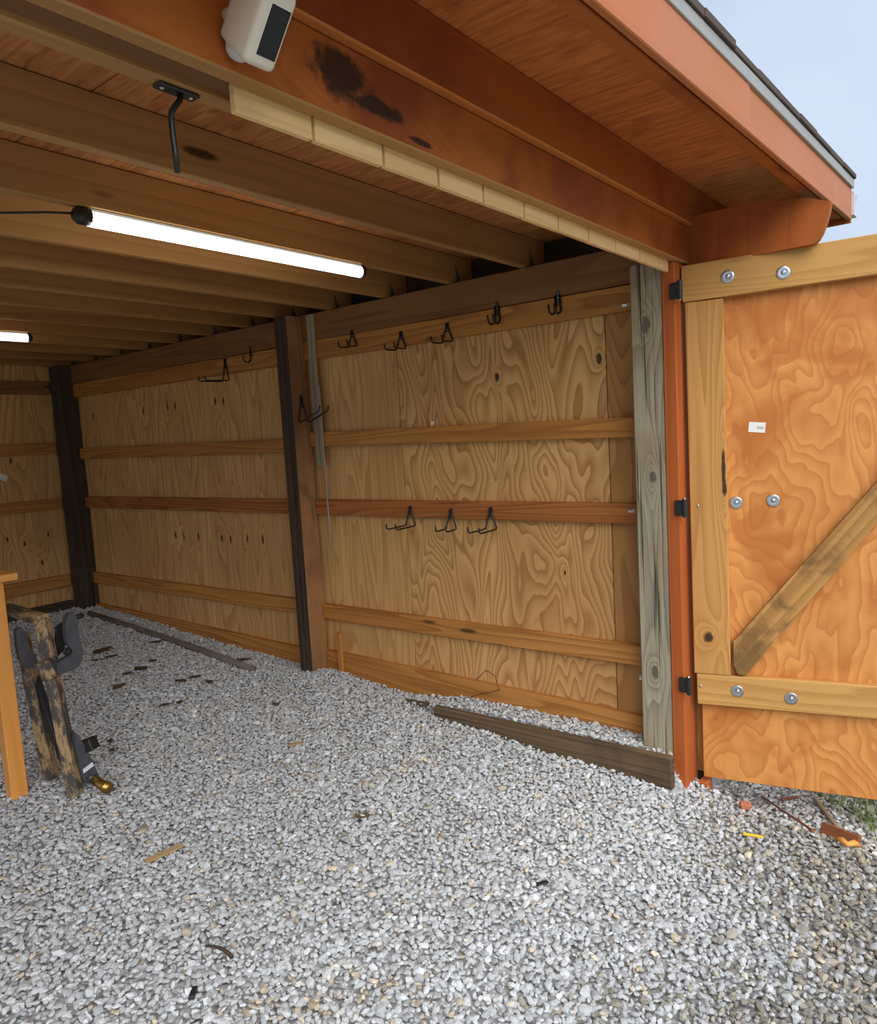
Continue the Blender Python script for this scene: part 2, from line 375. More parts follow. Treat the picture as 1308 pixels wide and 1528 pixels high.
# stone colours: light blue-grey limestone, some tan; damp and browner in front of the roof edge
u = rng.uniform(0, 1, n)
base = np.array([.55, .566, .57])[None] * np.exp(rng.normal(-.02, .15, n))[:, None]
tan = np.array([.55, .46, .33])[None] * np.exp(rng.normal(0, .25, n))[:, None]
oliv = np.array([.34, .315, .245])[None] * np.exp(rng.normal(0, .35, n))[:, None]
damp = np.clip((.95 - PY - .18 * np.sin(PX * 5)) / .5, 0, 1) * np.clip((PX + 2.0) / .8, 0, 1)
tone = np.where((u < .035)[:, None], tan, base)
patch = (np.sin(PX * 2.1 + 3) * np.sin(PY * 2.7 + 1) > .55) & (PY < 2.3)
tone = np.where((patch & (u > .82))[:, None], tan, tone)
tone = np.where((rng.uniform(0, 1, n) < damp * .62)[:, None], oliv, tone)
tone = tone * (1 - .15 * damp)[:, None]
tone[outside] = (np.array([.62, .56, .49])[None] * np.exp(rng.normal(0, .35, n))[:, None])[outside]
tone = np.clip(tone, .03, .88)
ppx, ppy, dep = project(np.stack([PX, PY, PZ], -1))
vis = (ppx > 0) & (ppx < 1308) & (ppy < 1528) & ~outside
show = np.where(vis, size / dep, 0); big = set(np.argsort(-show)[:300].tolist())
ang = rng.uniform(0, 2 * math.pi, n); tilt = rng.normal(0, .34, (n, 2)); kind = rng.integers(0, len(SH), n)
def rotmats(a, t):
    ca, sa = np.cos(a), np.sin(a); cx, s1 = np.cos(t[:, 0]), np.sin(t[:, 0]); cy, s2 = np.cos(t[:, 1]), np.sin(t[:, 1])
    o, i = np.zeros_like(ca), np.ones_like(ca)
    Rz = np.stack([ca, -sa, o, sa, ca, o, o, o, i], -1).reshape(-1, 3, 3)
    Rx = np.stack([i, o, o, o, cx, -s1, o, s1, cx], -1).reshape(-1, 3, 3)
    Ry = np.stack([cy, o, s2, o, i, o, -s2, o, cy], -1).reshape(-1, 3, 3)
    return Rx @ Ry @ Rz
RM = rotmats(ang, tilt) * size[:, None, None]
def fast_mesh(name, verts, faces, tones):
    me = bpy.data.meshes.new(name); nf = len(faces)
    me.vertices.add(len(verts)); me.vertices.foreach_set('co', verts.ravel().astype('f4'))
    me.loops.add(nf * 3); me.loops.foreach_set('vertex_index', faces.ravel().astype('i4'))
    me.polygons.add(nf); me.polygons.foreach_set('loop_start', np.arange(0, nf * 3, 3, dtype='i4'))
    at = me.attributes.new('tone', 'FLOAT_COLOR', 'FACE')
    at.data.foreach_set('color', np.concatenate([tones, np.ones((nf, 1))], 1).ravel().astype('f4'))
    sf = me.attributes.new('sharp_face', 'BOOLEAN', 'FACE'); sf.data.foreach_set('value', [True] * nf)
    me.update(calc_edges=True); return me
vv, ff, tt, base_i = [], [], [], 0
isbig = np.zeros(n, bool); isbig[list(big)] = True
for k, (vs, fs) in enumerate(SH):
    sel = np.where((kind == k) & ~isbig)[0]
    W = np.einsum('nij,vj->nvi', RM[sel], vs) + np.stack([PX[sel], PY[sel], PZ[sel]], -1)[:, None]
    Fk = fs[None] + (np.arange(len(sel)) * len(vs))[:, None, None] + base_i
    vv.append(W.reshape(-1, 3)); ff.append(Fk.reshape(-1, 3)); tt.append(np.repeat(tone[sel], len(fs), 0)); base_i += len(sel) * len(vs)
gm = fast_mesh('gravel', np.concatenate(vv), np.concatenate(ff), np.concatenate(tt))
g = link('gravel', gm, M['stone'], floor); g['kind'] = 'stuff'
for i in sorted(big):
    vs, fs = SH[kind[i]]
    sm = fast_mesh('stone', vs @ RM[i].T, fs, np.repeat(tone[i:i + 1], len(fs), 0))
    o = link('stone', sm, M['stone'], floor); o.location = (PX[i], PY[i], PZ[i])

# the yard outside
me = bpy.data.meshes.new('ground')
me.from_pydata([(-40, -40, -.17), (60, -40, -.17), (60, 60, -.17), (-40, 60, -.17)], [], [(0, 1, 2, 3)])
tag(link('ground', me, M['yard']), 'bare soil and thin grass of the yard outside the shed', kind='structure')

# ------------------------------------------------------------------ right wall
WR = tag(empty('wall_right'), 'timber framed side wall of plywood sheets and horizontal girts', kind='structure')
def wy(y0, y1, za0, za1, zb0, zb1, mat, name='girt', x0=0.0, x1=.038):
    """board along the wall, near end y0 with (bottom, top) = za, far end zb"""
    xm = (x0 + x1) / 2
    return board(name, (xm, y0, (za0 + za1) / 2), (xm, y1, (zb0 + zb1) / 2), ((za1 - za0) + (zb1 - zb0)) / 2, x1 - x0, mat, WR)
KN1 = [(2.13, 1.93, .026, .014), (1.555, 1.965, .026, .015), (1.78, .93, .012, .006)]
KN2 = [(h.y, h.z, .034, .011) for h in (hit(px, py, 0, .0385) for px, py in ((139, 623), (214, 613), (250, 607), (261, 606), (321, 599), (333, 599), (262, 798), (274, 800), (296, 801), (331, 803), (344, 805), (369, 804), (392, 805)))]
FINE = dict(rings=15, across=5.0, along=.5, skew=7, contrast=.65, fiber=.4, bump=.05)
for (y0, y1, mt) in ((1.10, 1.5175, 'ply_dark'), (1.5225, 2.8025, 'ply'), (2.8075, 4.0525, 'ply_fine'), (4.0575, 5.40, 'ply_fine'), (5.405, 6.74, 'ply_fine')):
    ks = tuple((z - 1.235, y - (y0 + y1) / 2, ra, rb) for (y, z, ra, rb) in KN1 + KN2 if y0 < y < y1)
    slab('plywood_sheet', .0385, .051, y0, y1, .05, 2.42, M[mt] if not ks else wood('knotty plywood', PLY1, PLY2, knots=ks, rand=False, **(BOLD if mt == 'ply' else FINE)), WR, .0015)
slab('seam_light_block', .053, .068, 1.10, 6.76, -.15, 2.44, M['dark_post'], WR, .002)  # unseen backing added to stop daylight leaking through the sheet seams
for (y0, y1, n0) in ((1.327, 3.535, 0), (3.65, 6.53, 1)):
    wy(y0, y1, 2.155, 2.272, 2.165, 2.272, M['girt'])
    wy(y0, y1, 1.590, 1.682, 1.622, 1.713, M['girt'])
    wy(y0, y1, 1.191, 1.286, 1.189, 1.286, M['girt_red'])
    wy(y0, y1, .518, .610, .505, .606, M['girt'])
    wy(y0, y1, .10, .264, .12, .300 + .03 * n0, M['girt'], 'skirt_board', -.001, .037)
    wy(y0, y1, 2.274, 2.438, 2.274, 2.438, M['plate'], 'plate', -.004, .036)
# posts
post = slab('post', -.118, .034, 1.186, 1.327, -.25, 2.325, M['grey_post'], WR, .006)
slab('post', -.12, .022, 3.540, 3.652, -.1, 2.435, M['brown_post'], WR, .006)
slab('post', -.12, .034, 6.53, 6.69, -.1, 2.435, M['dark_post'], WR, .006)
slab('dark_post_side', -.124, -.1205, 3.541, 3.651, -.1, 2.434, M['dark_post'], WR, .001)  # thin dark sheet that makes the brown post's inner side darker
slab('nailer', -.006, -.0045, 3.418, 3.485, 1.50, 2.434, M['grey_strip'], WR, .002)
slab('nailer', -.012, -.0045, 3.404, 3.416, .90, 2.0, M['grey_strip'], WR, .002)
slab('stake', -.03, -.006, 3.365, 3.40, .1, .44, M['girt'], WR, .003)
# corner trim the doors hang on
slab('corner_board', -.122, .03, 1.130, 1.185, -.05, 2.309, M['orange_trim'], WR, .003)
slab('corner_board', -.03, .045, 1.07, 1.109, -.18, .03, M['orange_trim'], WR, .003)
# outer frieze that closes the gaps between joists
slab('frieze_board', .20, .22, 1.15, 6.8, 2.2, 2.62, M['dark_post'], WR, .002, 'y')
# lookout with a rounded end that carries the front overhang
lo_bm = prism_bm([(1.12, 2.292), (1.12, 2.50), (.90, 2.50), (.66, 2.475), (.572, 2.44), (.576, 2.41), (.585, 2.375), (.60, 2.335), (.615, 2.31), (.63, 2.296)], .038)
for v in lo_bm.verts: v.co = Vector((v.co.z, v.co.y, v.co.x))      # grain along local x later: swap outline to (z, t, y)
lm = finish(lo_bm, 'lookout')
lo = link('lookout', lm, M['stained'], WR, Matrix(((0, 1, 0, .018), (0, 0, 1, 0), (1, 0, 0, 0), (0, 0, 0, 1))))

# ------------------------------------------------------------------ back wall
WB = tag(empty('wall_back'), 'rear wall of knotty plywood with horizontal girts', kind='structure')
for (x0, x1) in ((-1.22, -.0), (-2.443, -1.223), (-3.666, -2.446), (-4.889, -3.669)):
    kb = tuple((h.z - 1.3175, h.x - (x0 + x1) / 2, .026, .012) for h in (hit(px, py, 1, 6.739) for px, py in ((16, 688), (72, 797), (37, 811), (11, 806), (63, 840)))) if x1 > -.5 else ()
    board('plywood_sheet', ((x0 + x1) / 2, 6.745, .05), ((x0 + x1) / 2, 6.745, 2.585), x1 - x0, .012, M['ply_fine'] if not kb else wood('rear knotty plywood', PLY1, PLY2, knots=kb, rand=False, **FINE), WB, (1, 0, 0), .0015)
for (z0, z1, mt) in ((2.20, 2.31, 'plate'), (1.685, 1.775, 'girt'), (1.195, 1.285, 'girt'), (.49, .60, 'girt'), (.2, .36, 'dark_post')):
    slab('girt', -4.9, -.121, 6.70, 6.738, z0, z1, M[mt], WB, .003, 'x')
slab('seam_light_block', -4.9, .06, 6.753, 6.768, -.15, 2.585, M['dark_post'], WB, .002, 'x')  # same added light block behind the rear sheets, out of view
for x in (-2.5, -4.85):
    slab('post', x - .07, x + .07, 6.55, 6.69, -.1, 2.43, M['dark_post'], WB, .006)

# ------------------------------------------------------------------ ceiling: joists under roof sheathing
CE = tag(empty('ceiling'), 'open ceiling of pine joists under roof sheathing', kind='structure')
JY = [1.943, 2.395, 2.86, 3.31, 3.70, 4.11, 4.53, 4.96, 5.38, 5.80, 6.22, 6.62]
for y in JY:
    slab('joist', -5.2, .19, y - .038, y, 2.441, 2.586, M['joist'], CE, .003, 'x')
    bm = prism_bm([(0, 0), (.05, 0), (0, .09)], .003)
    link('tie_plate', finish(bm, 'tie_plate'), M['galv'], CE, Matrix.Translation((.036, y - .041, 2.439)))
xs = [-5.2, -3.36, -2.14, -.90, -.06, .60]
for a, b in zip(xs, xs[1:]):
    for (y0, y1, mt) in ((.70, 1.12, 'osb'), (1.128, 2.3, 'osb_in'), (2.303, 3.52, 'osb_in'), (3.523, 4.74, 'osb_in'), (4.743, 5.96, 'osb_in'), (5.963, 6.85, 'osb_in')):
        zz = 2.625 if mt == 'osb' else 2.588; slab('sheathing_panel', a + .002, b - .002, y0, y1, zz, zz + .011, M[mt], CE, 0, 'x')

# ------------------------------------------------------------------ front header and roof edge
HD = tag(empty('trim_1'), 'orange stained door header with a row of pale stop blocks', kind='structure')
def pale_edge(o, mat):      # unstained underside
    o.data.materials.append(mat)
    for p in o.data.polygons:
        if p.normal.z < -.5: p.material_index = 1
    return o
pale_edge(slab('header_board', -5.2, .0, 1.11, 1.148, 2.310, 2.462, M['header'], HD, .004, 'x'), M['joist'])
slab('header_board', -5.2, -.121, 1.212, 1.252, 2.310, 2.46, M['joist'], HD, .004, 'x')
slab('filler_board', -5.2, -.121, 1.150, 1.210, 2.322, 2.44, M['plate'], HD, .002, 'x')
bx = [-2.293, -2.093, -1.878, -1.675, -1.478, -1.267, -1.062, -.852, -.639, -.422, -.233, -.124]
for a, b in zip(bx, bx[1:]):
    slab('stop_block', a + .0045, b - .0045, 1.149 + random.uniform(0, .002), 1.166, 2.266 + random.uniform(0, .003), 2.321, M['block'], HD, .002, 'x')
slab('post', -5.1, -4.96, 1.187, 1.327, -.2, 2.31, M['grey_post'], HD, .006)
RF = tag(empty('roof'), 'shingled roof edge with orange stained fascia and grey drip edge', kind='structure')
pale_edge(slab('rim_joist', -5.2, .135, 1.088, 1.126, 2.464, 2.624, M['stained'], RF, .004, 'x'), M['stained_edge'])
slab('rim_joist', .14, .60, 1.086, 1.124, 2.464, 2.624, M['stained'], RF, .004, 'x')
def fy(x): return .597 - (x - .6) * .0346           # the roof's front edge is not quite parallel to the header
def rake(name, x0, x1, yo, thick, z0, z1, mat, bev=.003):
    return board(name, (x0, fy(x0) + yo + thick / 2, (z0 + z1) / 2), (x1, fy(x1) + yo + thick / 2, (z0 + z1) / 2), z1 - z0, thick, mat, RF, (0, 0, 1), bev)
rake('fly_rafter', -5.2, .58, .034, .040, 2.500, 2.624, M['stained'])
for (a, b) in ((-5.2, -3.0), (-2.997, -.80), (-.797, .60)):
    rake('fascia_board', a, b, 0 if a == -.797 else -.004, .02, 2.490 - (0 if a == -.797 else .004), 2.628, M['fascia'])
rake('drip_edge', -5.2, .605, -.010, .014, 2.622, 2.660, M['drip'], .002)
for i in range(26):
    a = .61 - (i + 1) * .225
    rake('shingle', a, a + .223 + random.uniform(-.004, .004), -.016 + random.uniform(-.004, .003), .30, 2.660 + random.uniform(0, .003), 2.682 + random.uniform(-.003, .005), M['shingle'], .002)
RFm = slab('roof_deck', -5.2, .605, .93, 6.95, 2.640, 2.672, M['shingle'], RF, .002, 'x')
slab('eave_board', .603, .622, .60, 6.95, 2.480, 2.640, M['fascia'], RF, .003, 'y')
# white gutter on the eave
gb = prism_bm([(0, 0), (.07, 0), (.085, .07), (.085, .1), (.078, .1), (.078, .072), (.066, .008), (.006, .008), (.006, .1), (0, .1)], 6.3)
gt = link('gutter', finish(gb, 'gutter'), M['gutter'], None, Matrix(((1, 0, 0, .623), (0, 1, 0, .59 + 3.15), (0, 0, 1, 2.515), (0, 0, 0, 1))))
tag(gt, 'white metal rain gutter along the eave at the roof corner', 'gutter')

# ------------------------------------------------------------------ the open door
TH = math.radians(13); dd = Vector((math.sin(TH), -math.cos(TH), 0)); dn = Vector((-math.cos(TH), -math.sin(TH), 0))
H0 = Vector((-.06, 1.11, 0))
DR = tag(empty('door_1'), 'outward opened plywood shed door with a diagonal brace', kind='structure')
TILT = .012
def dpt(s, z, off=0.0): return H0 + dd * s + dn * off + Vector((0, 0, z + TILT * s * (z > 1.5) + .012 * s))
DW = 1.24; FT = .038      # frame thickness; the frame's face is at off 0, the panel behind it
def dboard(name, s0, z0, s1, z1, w, mat, wd, off=-FT / 2, t=FT, bev=.003):
    return board(name, dpt(s0, z0, off), dpt(s1, z1, off), w, t, mat, DR, wd, bev)
dboard('panel', .632, .045, .632, 2.28, 1.20, M['door_ply'], dd, -FT - .007, .012, .001)
dboard('rail', -.012, 2.219, DW, 2.219, .150, M['door_frame'], (0, 0, 1))
dboard('rail', .015, .472, DW, .472, .136, M['door_frame'], (0, 0, 1))
st = dboard('stile', .0, .543, -.006, 2.142, .150, M['stile'], dd)
for v in st.data.vertices: pass
st.matrix_world.translation += dd * .08
dboard('stile', DW - .075, .543, DW - .075, 2.142, .150, M['door_frame'], dd)
A, B = Vector((.165, .60)), Vector((1.12, 1.72)); dirv = (B - A).normalized()
bz = Vector((-dirv.y, dirv.x)); bzw = dd * bz.x + Vector((0, 0, bz.y))
# brace cut to a point against the stile and the lower rail
brp = [(.168, .69), (.168, .585), (.184, .545), (.215, .545), (1.09, 1.735), (1.09, 1.86)]
cb = (Vector(brp[0]) + Vector(brp[4])) / 2; bxd = (Vector(brp[5]) - Vector(brp[0])).normalized(); bzd = Vector((-bxd.y, bxd.x))
pb = prism_bm([((Vector(p) - cb).dot(bxd), (Vector(p) - cb).dot(bzd)) for p in brp], FT)
x3 = dd * bxd.x + Vector((0, 0, bxd.y)); z3 = dd * bzd.x + Vector((0, 0, bzd.y)); y3 = z3.cross(x3); c3 = dpt(cb.x, cb.y, -FT / 2)
link('brace', finish(pb, 'brace'), M['brace'], DR, Matrix(((x3.x, y3.x, z3.x, c3.x), (x3.y, y3.y, z3.y, c3.y), (x3.z, y3.z, z3.z, c3.z), (0, 0, 0, 1))))
# dished washers with carriage bolts
wm = finish(lathe_bm([(.0255, 0), (.0265, .0012), (.024, .003), (.015, .0016), (.008, .0014)], 20), 'washer', True)
bm_ = finish(lathe_bm([(.0085, 0), (.0085, .003), (.0065, .0062), (.003, .0078)], 12), 'bolt_head', True)
for me_ in (wm, bm_): me_.materials.append(M['bolt'])
zr = dn.to_track_quat('Z', 'Y').to_matrix().to_4x4()
for (s, z, off) in ((.168, 2.226, 0), (.374, 2.212, 0), (.185, 1.293, -FT), (.329, 1.30, -FT), (.181, .478, 0), (.390, .467, 0)):
    w = link('washer', wm, None, DR, Matrix.Translation(dpt(s, z - .012 * s - (TILT * s if z > 1.5 else 0), off + .0004)) @ zr)
    b = bpy.data.objects.new('bolt_head', bm_); COL.objects.link(b); b.parent = w; b.location = (0, 0, .0015)
sm_ = finish(lathe_bm([(.006, 0), (.006, .001), (.003, .003)], 10), 'screw', True); sm_.materials.append(M['bolt'])
for (s, z) in ((.035, 1.285), (.03, .487)):
    link('screw', sm_, None, DR, Matrix.Translation(dpt(s, z, .0005)) @ zr)
# hinges: strap knuckle between corner board and stile
for z in (2.186, 1.284, .508):
    hb = bmesh.new()
    bmesh.ops.create_cube(hb, size=1); bmesh.ops.scale(hb, vec=(.04, .012, .066), verts=hb.verts); bmesh.ops.translate(hb, vec=(0, .0, 0), verts=hb.verts)
    bmesh.ops.bevel(hb, geom=hb.edges[:], offset=.004, segments=1, affect='EDGES')
    tube_bm([(.024, -.004, -.038), (.024, -.004, .038)], .011, 10, hb)
    h = link('hinge', finish(hb, 'hinge'), M['blackiron'], DR, Matrix.Translation((-.13, 1.128, z)) @ Matrix.Rotation(math.radians(-90), 4, 'Z'))
    pin = tube('hinge_pin', [(.024, -.004, -.044), (.024, -.004, .044)], .0055, M['bolt'], None, 8); pin.parent = h
# paper sticker stapled on the panel
sb = box_bm(.062, .0006, .04, 0); sx_, sz_ = .271, 1.601
stq = board('sticker', dpt(.238, 1.605, -FT + .0004), dpt(.302, 1.596, -FT + .0004), .042, .0006, M['paper'], DR, (0, 0, 1), 0)
for k in range(9):
    bar = board('barcode_bar', (.002 + k * .0028, -.0006, -.006), (.002 + k * .0028, -.0006, .004), .0014, .0004, M['print'], None, (1, 0, 0), 0); bar.parent = stq

# ------------------------------------------------------------------ hooks
def fork_hook(name, y, ztop, h, arm, x=-.001, rot=0.0, loc=None, wide=.035, tip=.028, rise=0.0):
    """narrow plate, a wire triangle below it and two forward arms with upturned tips; local -y is away from the wall"""
    root = empty(name)
    pl = finish(box_bm(.020, .004, h * .46, .0015), 'plate'); link('plate', pl, M['black'], root, Matrix.Translation((0, -.002, -h * .23)))
    bm = bmesh.new()
    for s in (-1, 1):
        tube_bm([(s * .005, -.006, -h * .05), (s * .008, -.007, -h * .3), (s * wide, -.008, -h + .006), (s * wide, -.013, -h), (s * wide, -.03, -h - .002), (s * wide, -arm + .01, -h - .004 + rise), (s * wide, -arm, -h + .002 + rise), (s * wide, -arm - .004, -h + tip + rise)], .0046, 6, bm)
    link('fork', finish(bm, 'fork', True), M['black'], root)
    for z in (-.012, -h * .36):
        o = link('screw', sm_, None, root, Matrix.Translation((0, -.0045, z)) @ Matrix.Rotation(math.radians(90), 4, 'X'))
        o.scale = (.55,) * 3
    root.location = loc or (x, y, ztop); root.rotation_euler = (0, 0, rot)
    return root
def j_hook(name, y, ztop, h, x=-.001, double=True):
    root = empty(name)
    link('plate', finish(box_bm(.024, .004, h * .62, .002), 'plate'), M['black'], root, Matrix.Translation((0, -.002, -h * .31)))
    for s in ((-1, 1) if double else (0,)):
        pts = [(s * .010, -.006, -h * .2), (s * .013, -.008, -h * .62)]
        for k in range(9):
            a = math.pi * k / 8; pts.append((s * .016, -.038 + .030 * math.cos(a), -h + .026 - .026 * math.sin(a)))
        pts.append((s * .016, -.069, -h + .042))
        tube('prong', pts, .0052, M['black'], root, 7)
    o = link('screw', sm_, None, root, Matrix.Translation((0, -.0045, -h * .3)) @ Matrix.Rotation(math.radians(90), 4, 'X')); o.scale = (.7,) * 3
    root.location = (x, y, ztop)
    return root
RW = math.radians(-90)      # local -y -> world -x
def wallh(o, label, group=None, z=RW): o.rotation_euler = (0, 0, z); return tag(o, label, 'hook', group)
G1 = 'hooks along the top girt'; G2 = 'hooks on the middle girt'
wallh(fork_hook('wall_hook', 3.10, 2.296, .098, .085), 'short forked black hook on the top girt, next to the brown post', G1)
wallh(fork_hook('wall_hook', 2.725, 2.240, .100, .105), 'forked black hook on the top girt, above the plywood seam', G1)
wallh(fork_hook('wall_hook', 2.40, 2.242, .103, .10), 'forked black hook on the top girt, next to the double J hooks', G1)
wallh(j_hook('wall_hook', 2.080, 2.303, .114), 'black double J hook on the top girt, between a forked hook and another J hook', G1)
wallh(j_hook('wall_hook', 1.735, 2.302, .114), 'black double J hook on the top girt, next to the grey post', G1)
wallh(fork_hook('wall_hook', 2.735, 1.258, .112, .175), 'long forked black hook on the middle girt, nearest of three to the brown post', G2)
wallh(fork_hook('wall_hook', 2.445, 1.244, .110, .10), 'short forked black hook, middle one of three on the middle girt', G2)
wallh(fork_hook('wall_hook', 2.180, 1.259, .115, .165), 'long forked black hook on the middle girt, nearest of three to the grey post', G2)
wallh(fork_hook('wall_hook', 4.335, 2.265, .155, .20), 'tall long-armed black hook on the top girt behind the brown post', 'hooks behind the brown post')
wallh(j_hook('wall_hook', 4.05, 2.315, .11, double=False), 'single black J hook on the top girt behind the brown post', 'hooks behind the brown post')
ph = fork_hook('wall_hook', 0, 0, .165, .20, loc=(-.05, 3.539, 1.948), rot=0, rise=.06)
tag(ph, 'large forked black hook screwed to the face of the brown post', 'hook')

# utility hook hanging from the header
UH = tag(empty('utility_hook', (-2.355, 1.232, 2.309)), 'black bent rod hook hanging from the header underside', 'hook')
link('plate', finish(box_bm(.085, .028, .006, .003), 'plate'), M['black'], UH, Matrix.Translation((0, 0, -.003)))
tube('rod', [(.008, .0, -.004), (.006, 0, -.016), (-.004, 0, -.028), (-.014, 0, -.042), (-.0165, 0, -.056), (-.016, 0, -.085), (-.014, 0, -.115), (-.013, 0, -.149)], .0056, M['black'], UH, 10)
for x in (-.03, .03):
    o = link('screw', sm_, None, UH, Matrix.Translation((x, 0, -.006)) @ Matrix.Rotation(math.pi, 4, 'X')); o.scale = (.7,) * 3

# ------------------------------------------------------------------ security camera on the header
SC = tag(empty('security_camera'), 'cream white security camera with a black front panel on the header', 'camera')
PH = math.radians(40)
def rounded(lx, ly, lz, r, seg=3):
    bm = bmesh.new(); bmesh.ops.create_cube(bm, size=1); bmesh.ops.scale(bm, vec=(lx, ly, lz), verts=bm.verts)
    bmesh.ops.bevel(bm, geom=bm.edges[:], offset=r, segments=seg, affect='EDGES', profile=.5); return bm
bb = rounded(.066, .10, .124, .011)
for v in bb.verts:      # the back tapers towards the mount
    if v.co.y > 0: v.co.x *= .82; v.co.z *= .86
link('body', finish(bb, 'body', True), M['white_pl'], SC)
link('front_panel', finish(box_bm(.040, .003, .080, .002), 'front_panel'), M['glossblack'], SC, Matrix.Translation((.005, -.0497, -.002)))
link('sensor_dome', finish(lathe_bm([(.024, .0), (.0235, -.010), (.020, -.020), (.012, -.027), (.002, -.029)], 20), 'sensor_dome', True), M['dome'], SC, Matrix.Translation((-.0, .02, -.046)))
link('mount_arm', finish(tube_bm([(0, .03, .0), (0, .06, -.01), (0, .085, -.03)], .013, 12), 'mount_arm', True), M['white_pl'], SC)
SC.rotation_euler = (PH, 0, 0); SC.location = hit(408, 50, 1, 1.0) - Matrix.Rotation(PH, 3, 'X') @ Vector((.005, -.0497, -.002))

# ------------------------------------------------------------------ tube lights
def led(label, x0, x1, y, z, cord):
    root = tag(empty('tube_light', ((x0 + x1) / 2, y, z)), label, 'light', 'tube lights on the joists'); L = x1 - x0
    link('housing', finish(box_bm(L - .03, .030, .012, .002), 'housing'), M['gutter'], root, Matrix.Translation((0, 0, -.006)))
    bm = tube_bm([(-L / 2 + .022, 0, -.031), (L / 2 - .022, 0, -.031)], .025, 14)
    link('diffuser', finish(bm, 'diffuser', True), M['led'], root)
    for s, l in ((-1, .05), (1, .028)):
        c = finish(tube_bm([(s * (L / 2 - .024), 0, -.026), (s * (L / 2 - .024 + l * .7), 0, -.026), (s * (L / 2 - .024 + l), 0, -.024)], [.028, .028, .019], 12), 'end_cap', True)
        link('end_cap', c, M['led_cap'], root)
    if cord:
        tube('cord', [(-L / 2 - .02, 0, -.022), (-L / 2 - .10, .02, -.03), (-L / 2 - .25, .06, -.052), (-L / 2 - .45, .1, -.058), (-L / 2 - .8, .1, -.03), (-L / 2 - 1.2, .05, .0)], .0035, M['led_cap'], root, 6)
    return root
led('lit white tube light under the joist behind the header hook', -1.955, -.655, 2.376, 2.440, True)
led('lit white tube light deep in the shed near the rear wall', -2.28, -1.015, 4.941, 2.440, False)

# ------------------------------------------------------------------ table
zt = 1.125; gx0 = float(height(-1.93, 3.51))
TB = tag(empty('table', (-1.93, 3.51, gx0)), 'varnished golden pine table beside the leaning steel frame', 'table')
hh = zt - gx0
def tpart(name, x0, x1, y0, y1, z0, z1, gr):
    o = slab(name, x0, x1, y0, y1, z0, z1, M['table'], None, .004, gr); o.parent = TB; return o
tpart('tabletop', -1.0, .085, -.065, .62, hh, hh + .032, 'x')
for (x, y) in ((0, 0), (0, .52), (-.88, 0), (-.88, .52)):
    tpart('leg', x - .035, x + .035, y - .033, y + .033, -.01, hh, 'z')
for y in (0, .52): tpart('apron', -.85, -.036, y - .011, y + .011, hh - .10, hh - .001, 'x')
for x in (0, -.88): tpart('apron', x - .011, x + .011, .034, .486, hh - .10, hh - .001, 'y')

# ------------------------------------------------------------------ steel hitch frame leaning by the table
HF = tag(empty('hitch_frame', hit(110, 1188, 2, .13)), 'worn black steel hitch frame with tan scuffs leaning by the table', 'hitch frame')
HFo = HF.location.copy()
def P(px, py, y): return hit(px, py, 1, y)
def rel(o): o.location -= HFo; o.parent = HF; return o
def hboard(name, a, b, w, t, mat, wd): return rel(board(name, a, b, w, t, mat, None, wd, .004))
hboard('tube_rail', P(113, 1188, 3.27), P(62, 922, 3.42), .052, .052, M['worn'], (.6, -.8, 0))
hboard('tube_rail', P(77, 1162, 3.52), P(32, 945, 3.62), .052, .052, M['worn'], (.6, -.8, 0))
hboard('crossbar', P(8, 908, 3.80), P(66, 925, 3.40), .046, .05, M['worn'], (0, 0, 1))
hboard('collar', P(68, 984, 3.375), P(80, 1010, 3.36), .072, .072, M['worn'], (.6, -.8, 0))
hboard('crossbar', P(52, 1010, 3.6), P(98, 1140, 3.36), .05, .03, M['blackiron'], (0, 0, 1))
def plate_px(name, poly, y, t, mat, holes=()):
    pts = [P(x, yy, y) for x, yy in poly]; c = sum(pts, Vector()) / len(pts)
    bm = prism_bm([((p - c).x, (p - c).z) for p in pts], t)
    return rel(link(name, finish(bm, name), mat, None, Matrix.Translation(c)))
plate_px('hook_plate', [(96, 925), (101, 915), (108, 914), (113, 922), (116, 945), (121, 968), (121, 985), (113, 996), (96, 1003), (84, 1007), (82, 990), (94, 982), (104, 976), (103, 966), (97, 958), (95, 942)], 3.34, .03, M['hitch'])
plate_px('hook_plate', [(22, 940), (30, 936), (38, 945), (38, 960), (43, 972), (52, 976), (55, 996), (40, 997), (28, 985), (24, 965)], 3.50, .03, M['hitch'])
plate_px('hook_back_plate', [(84, 935), (93, 928), (97, 940), (97, 960), (92, 972), (84, 980), (82, 962)], 3.42, .02, M['blackiron'])
bm = bmesh.new(); rr = [P(101 + 5.5 * math.cos(k * math.pi / 6), 972 + 5.5 * math.sin(k * math.pi / 6), 3.322) for k in range(13)]
rel(tube('bushing', rr, .0045, M['blackiron'], None, 6))
rel(tube('hole_shade_disc', [P(101, 972, 3.323), P(101, 972, 3.318)], .012, M['dark_bit'], None, 12))  # dark disc painted in for the shade of the plate's open hole
plate_px('lower_arm', [(108, 1090), (116, 1098), (130, 1122), (146, 1158), (143, 1168), (124, 1168), (118, 1150), (112, 1120)], 3.27, .03, M['hitch'])
plate_px('paint_band', [(121, 1147), (135, 1136), (138, 1141), (122, 1153)], 3.27, .032, M['gutter'])
hboard('square_tube', P(122, 1115, 3.30), P(141, 1108, 3.24), .055, .055, M['blackiron'], (0, 0, 1))
rel(tube('bolt_shank', [P(133, 1160, 3.25), P(142, 1163, 3.22)], .012, M['bolt'], None, 10))
rel(tube('pin', [P(140, 1162, 3.225), P(150, 1170, 3.18), P(163, 1177, 3.13)], [.019, .021, .023], M['gold'], None, 14))
rel(tube('pin_collar', [P(158, 1174.5, 3.15), P(160, 1175.5, 3.14)], .026, M['gold'], None, 14))
